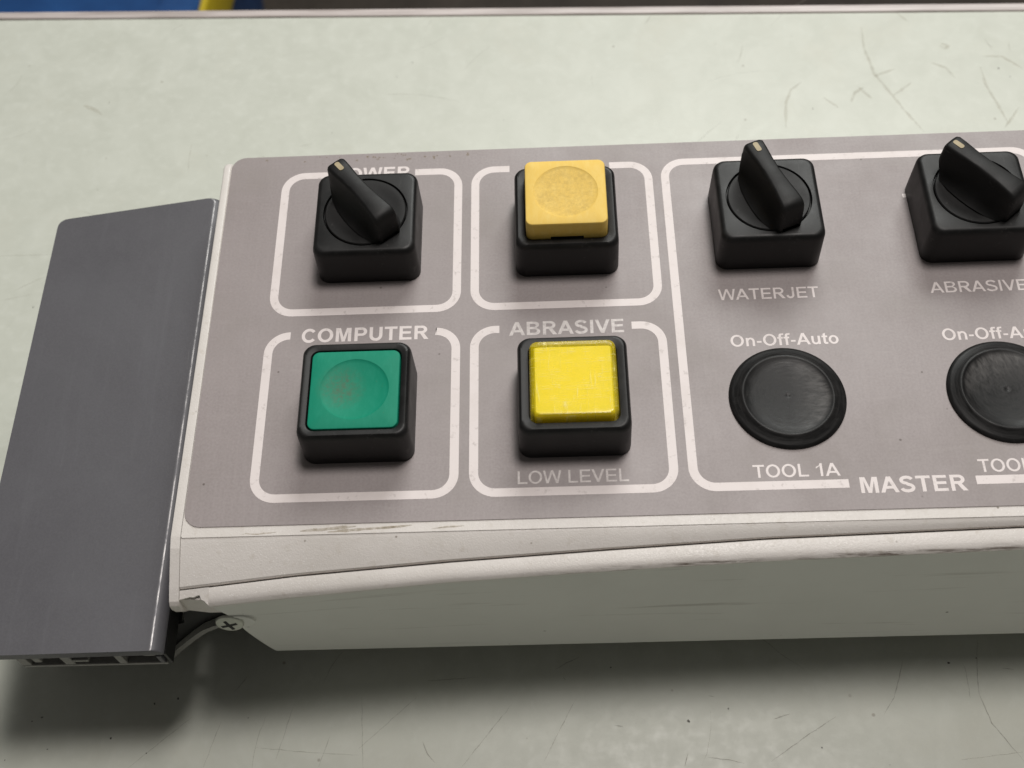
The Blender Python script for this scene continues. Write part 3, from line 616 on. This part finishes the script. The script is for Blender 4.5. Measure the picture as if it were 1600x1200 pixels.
# ---------------------------------------------------------------- printed lettering (own grotesque glyphs, 716 units tall)
H = 716.0
def arcp(cx, cy, rx, ry, a0, a1, n=14): return [(cx + rx * math.cos(math.radians(a0 + (a1 - a0) * i / n)), cy + ry * math.sin(math.radians(a0 + (a1 - a0) * i / n))) for i in range(n + 1)]
def stroke(pts, w):
    L, Rr = [], []; n = len(pts)
    for i, p in enumerate(pts):
        q0, q1 = pts[max(i - 1, 0)], pts[min(i + 1, n - 1)]; dx, dy = q1[0] - q0[0], q1[1] - q0[1]; l = math.hypot(dx, dy) or 1
        L.append((p[0] - dy / l * w / 2, p[1] + dx / l * w / 2)); Rr.append((p[0] + dy / l * w / 2, p[1] - dx / l * w / 2))
    return L + Rr[::-1]
def glyph(ch, w):
    """-> (advance, [ [outer, hole, ...], ... ])"""
    h = w * 0.86; sb = 72
    if ch == ' ': return 278, []
    if ch == '-': return 333, [[[(45, 195), (288, 195), (288, 195 + h), (45, 195 + h)]]]
    if ch == 'I': return 140 + w, [[[(70, 0), (70 + w, 0), (70 + w, H), (70, H)]]]
    if ch == 'L': return 590, [[[(sb, 0), (565, 0), (565, h), (sb + w, h), (sb + w, H), (sb, H)]]]
    if ch == 'T': m = 305; return 611, [[[(m - w / 2, 0), (m + w / 2, 0), (m + w / 2, H - h), (590, H - h), (590, H), (20, H), (20, H - h), (m - w / 2, H - h)]]]
    if ch == 'E': R_ = 620; return 667, [[[(sb, 0), (R_, 0), (R_, h), (sb + w, h), (sb + w, 310), (R_ - 40, 310), (R_ - 40, 310 + h), (sb + w, 310 + h), (sb + w, H - h), (R_ - 12, H - h), (R_ - 12, H), (sb, H)]]]
    if ch == 'V': k_ = w * 1.08; return 667, [[[(333 - k_ / 2, 0), (333 + k_ / 2, 0), (665, H), (665 - k_, H), (333, k_ * 1.35), (2 + k_, H), (2, H)]]]
    if ch == 'A':
        k_ = w * 1.08; y1, y2 = 165, 165 + h; lx_ = lambda y: k_ + (361 - k_ * 0.0 - k_) * y / (H - k_ * 0.25); top_ = H - k_ * 1.3
        def inl(y): return 361 - (361 - k_ - 0) * (1 - y / top_) if y <= top_ else 361
        return 722, [[[(0, 0), (k_, 0), (inl(y1), y1), (722 - inl(y1), y1), (722 - k_, 0), (722, 0), (361 + k_ * 0.52, H), (361 - k_ * 0.52, H)], [(inl(y2), y2), (722 - inl(y2), y2), (361, top_)]]]
    if ch == 'W':
        k_ = w; return 944, [[[(225 - k_ * .52, 0), (225 + k_ * .52, 0), (472, H - k_ * 1.35), (719 - k_ * .52, 0), (719 + k_ * .52, 0), (940, H), (940 - k_, H), (719, k_ * 1.5), (472 + k_ * .5, H), (472 - k_ * .5, H), (225, k_ * 1.5), (4 + k_, H), (4, H)]]]
    if ch == 'M':
        k_ = w * 0.98; return 833, [[[(sb, 0), (sb + k_, 0), (sb + k_, H - k_ * 1.25), (416 - k_ * .48, 0), (416 + k_ * .48, 0), (761 - k_, H - k_ * 1.25), (761 - k_, 0), (761, 0), (761, H), (761 - k_ * 1.45, H), (416, k_ * 1.65), (sb + k_ * 1.45, H), (sb, H)]]]
    if ch == 'O': return 778, [[arcp(389, H / 2, 349, H / 2 + 12, 0, 360, 44)[:-1], arcp(389, H / 2, 349 - w * 1.03, H / 2 + 12 - w * .88, 0, 360, 44)[:-1]]]
    if ch == 'C': return 722, [[stroke(arcp(385, H / 2, 338 - w / 2, H / 2 + 12 - w / 2 * .9, 38, 322, 40), w * .97)]]
    if ch == 'S': return 667, [[stroke(arcp(333, 530, 262 - w * .38, 198 - w * .45 + 0, 15, 262, 22) + arcp(330, 195, 292 - w * .45, 207 - w * .43, 78, -168, 24), w * .95)]]
    if ch == 'U': R_ = 652; return 722, [[stroke([(sb + w / 2, H), (sb + w / 2, 500), (sb + w / 2, 280)] + arcp(361, 275, 289 - w / 2, 287 - w * .45, 180, 360, 22) + [(R_ - w / 2, 280), (R_ - w / 2, 500), (R_ - w / 2, H)], w)]]
    if ch == 'J': return 556, [[stroke([(484 - w / 2, H), (484 - w / 2, 500), (484 - w / 2, 235)] + arcp(262, 228, 222 - w / 2, 240 - w * .45, 0, -172, 18), w)]]
    if ch in 'PR':
        y0 = 272 if ch == 'P' else 300; cy = (H + y0) / 2; ry = (H - y0) / 2; xr = 400
        o_ = [(sb, 0), (sb + w, 0), (sb + w, y0)] + ([] if ch == 'P' else [(sb + w + 110, y0), (722 - 30 - w * 1.25, 0), (722 - 15, 0), (500, y0 + 12)]) + ([(xr, y0)] if ch == 'P' else []) + arcp(xr, cy, 232 if ch == 'P' else 240, ry, -90 if ch == 'P' else -60, 90, 14) + [(sb, H)]
        hl = [(sb + w, y0 + h)] + arcp(xr - 10, cy, (232 if ch == 'P' else 240) + 10 - w, ry - h, -90, 90, 12) + [(sb + w, H - h)]
        return (667 if ch == 'P' else 722), [[o_, hl]]
    if ch == 'B':
        ym = 372; c1, r1 = (H + ym) / 2, (H - ym) / 2; c2, r2 = ym / 2, ym / 2
        o_ = [(sb, 0)] + arcp(430, c2, 245, r2, -90, 66, 12) + arcp(405, c1, 225, r1, -62, 90, 12) + [(sb, H)]
        h1 = [(sb + w, ym + h * .5)] + arcp(390, (H - h + ym + h * .5) / 2, 235 - w, (H - h - ym - h * .5) / 2, -90, 90, 10) + [(sb + w, H - h)]
        h2 = [(sb + w, h)] + arcp(410, (ym - h * .5 + h) / 2, 258 - w, (ym - h * .5 - h) / 2, -90, 90, 10) + [(sb + w, ym - h * .5)]
        return 722, [[o_, h1, h2]]
    if ch == '1': return 520, [[[(395 - w, 0), (395, 0), (395, H + 3), (395 - w * .85, H + 3), (300 - w * .55, 590), (80, 520), (80, 520 - w * .8), (395 - w, 570)]]]
    if ch == 'o': return 580, [[arcp(290, 260, 258, 272, 0, 360, 36)[:-1], arcp(290, 260, 258 - w, 272 - w * .86, 0, 360, 36)[:-1]]]
    if ch == 'n':
        x1 = 525; o_ = [(66, 0), (66 + w, 0), (66 + w, 290)] + arcp((66 + x1) / 2 + 6, 290, (x1 - 66) / 2 - w + 4, 232 - w * .8, 170, 0, 12) + [(x1 - w, 0), (x1, 0), (x1, 310)] + arcp((66 + x1) / 2 + 20, 310, (x1 - 66) / 2 - 20, 222, 0, 128, 12) + [(66 + w * .92, 440), (66 + w * .92, 519), (66, 519)]
        return 590, [[o_]]
    if ch == 'u':
        ad, cs = glyph('n', w); return ad, [[[(590 - x, 519 - y) for x, y in cs[0][0]]]]
    if ch == 't': return 333, [[[(90, 519 - h)] + [(90, 150)] + arcp(90 + 120, 120, 120, 128, 180, 275, 8) + [(318, 5), (325, 5 + h)] + arcp(90 + w + 55, 135, 55, 135 - h * 1.0, 280, 180, 6) + [(90 + w, 519 - h), (318, 519 - h), (318, 519), (90 + w, 519), (90 + w, 690), (90, 630), (90, 519), (14, 519), (14, 519 - h)]]]
    if ch == 'f': return 333, [[[(95, 0), (95 + w, 0), (95 + w, 519 - h), (310, 519 - h), (310, 519), (95 + w, 519), (95 + w, 575)] + arcp(95 + w + 62, 575, 62, 60, 180, 90, 6) + [(350, 628), (362, 628 + h)] + arcp(95 + 125, 590, 125, 140, 80, 180, 8) + [(95, 519), (12, 519), (12, 519 - h), (95, 519 - h)]]]
    raise KeyError(ch)
def lettering(text, x0, base, width, cap_h, w, material='print', z=0.03):
    bm = bmesh.new(); cur = 0; polys = []
    for ch in text:
        ad, shapes = glyph(ch, w)
        polys += [[[(x + cur, y) for x, y in cont] for cont in sh] for sh in shapes]; cur += ad
    xs_ = [p[0] for sh in polys for c_ in sh for p in c_]; mn, mx = min(xs_), max(xs_); sx = width / (mx - mn); sy = cap_h / H
    for sh in polys:
        flat = [(x0 + (x - mn) * sx, base + y * sy, z) for c_ in sh for x, y in c_]
        vs_ = [bm.verts.new(p) for p in flat]
        for tri in tessellate_polygon([[Vector((x, y, 0)) for x, y in c_] for c_ in sh]):
            try: bm.faces.new([vs_[i] for i in tri])
            except ValueError: pass
    for f in bm.faces:
        f.normal_update()
        if f.normal.z < 0: f.normal_flip()
    me = bpy.data.meshes.new('lettering'); bmesh.ops.scale(bm, vec=(S,) * 3, verts=bm.verts); bm.to_mesh(me); bm.free()
    o = link('lettering', me, MAT[material], plate, smooth=0); o['label'] = 'printed word ' + text
lettering('POWER', -123.6, 78.5, 22.7, 4.4, 150)
lettering('COMPUTER', -129.0, 21.7, 34.8, 4.4, 148)
lettering('ABRASIVE', -72.3, 21.9, 31.2, 4.35, 142, 'faded')
lettering('LOW LEVEL', -70.5, -22.7, 28.1, 3.6, 112, 'faded')
lettering('WATERJET', -14.7, 31.3, 27.3, 3.6, 120)
lettering('ABRASIVE', 42.8, 31.5, 26.4, 3.6, 116)
lettering('On-Off-Auto', -12.9, 16.2, 28.7, 3.65, 128)
lettering('On-Off-Auto', 43.3, 16.2, 28.7, 3.65, 128)
lettering('TOOL 1A', -11.2, -22.8, 21.7, 3.6, 120)
lettering('TOOL', 44.9, -22.9, 13.4, 3.6, 120)
lettering('MASTER', 14.9, -27.8, 26.3, 4.4, 146)
lettering('-', 40.9, 62.6, 2.0, 8.0, 140)

# grime along the deck edge and a scuffed notch on the lip
bm = bmesh.new()
for (a, b_, wd) in (((-125, -33.9), (-111, -33.0), .9), ((-118, -34.3), (-100, -33.4), .8), ((-106, -33.7), (-97, -33.0), .7), ((-92, -34.2), (-84, -33.6), .4), ((-140, -34.4), (-131, -34.0), .4)):
    ribbon(bm, [a, ((a[0] + b_[0]) / 2, (a[1] + b_[1]) / 2 + random.uniform(-.3, .3)), b_], wd, -0.22 + 0.004 * len(bm.faces) / 50)
for i in range(40):
    x = random.gauss(-105, 16); y = 86.6 + random.gauss(0, 0.9)
    if y < 88 : blob(bm, (x, y), random.uniform(0.15, 0.5), 0.022 + i * 0.0004)
g = link('grime', to_mesh(bm), MAT['grime'], con, smooth=0); g['kind'] = 'stuff'
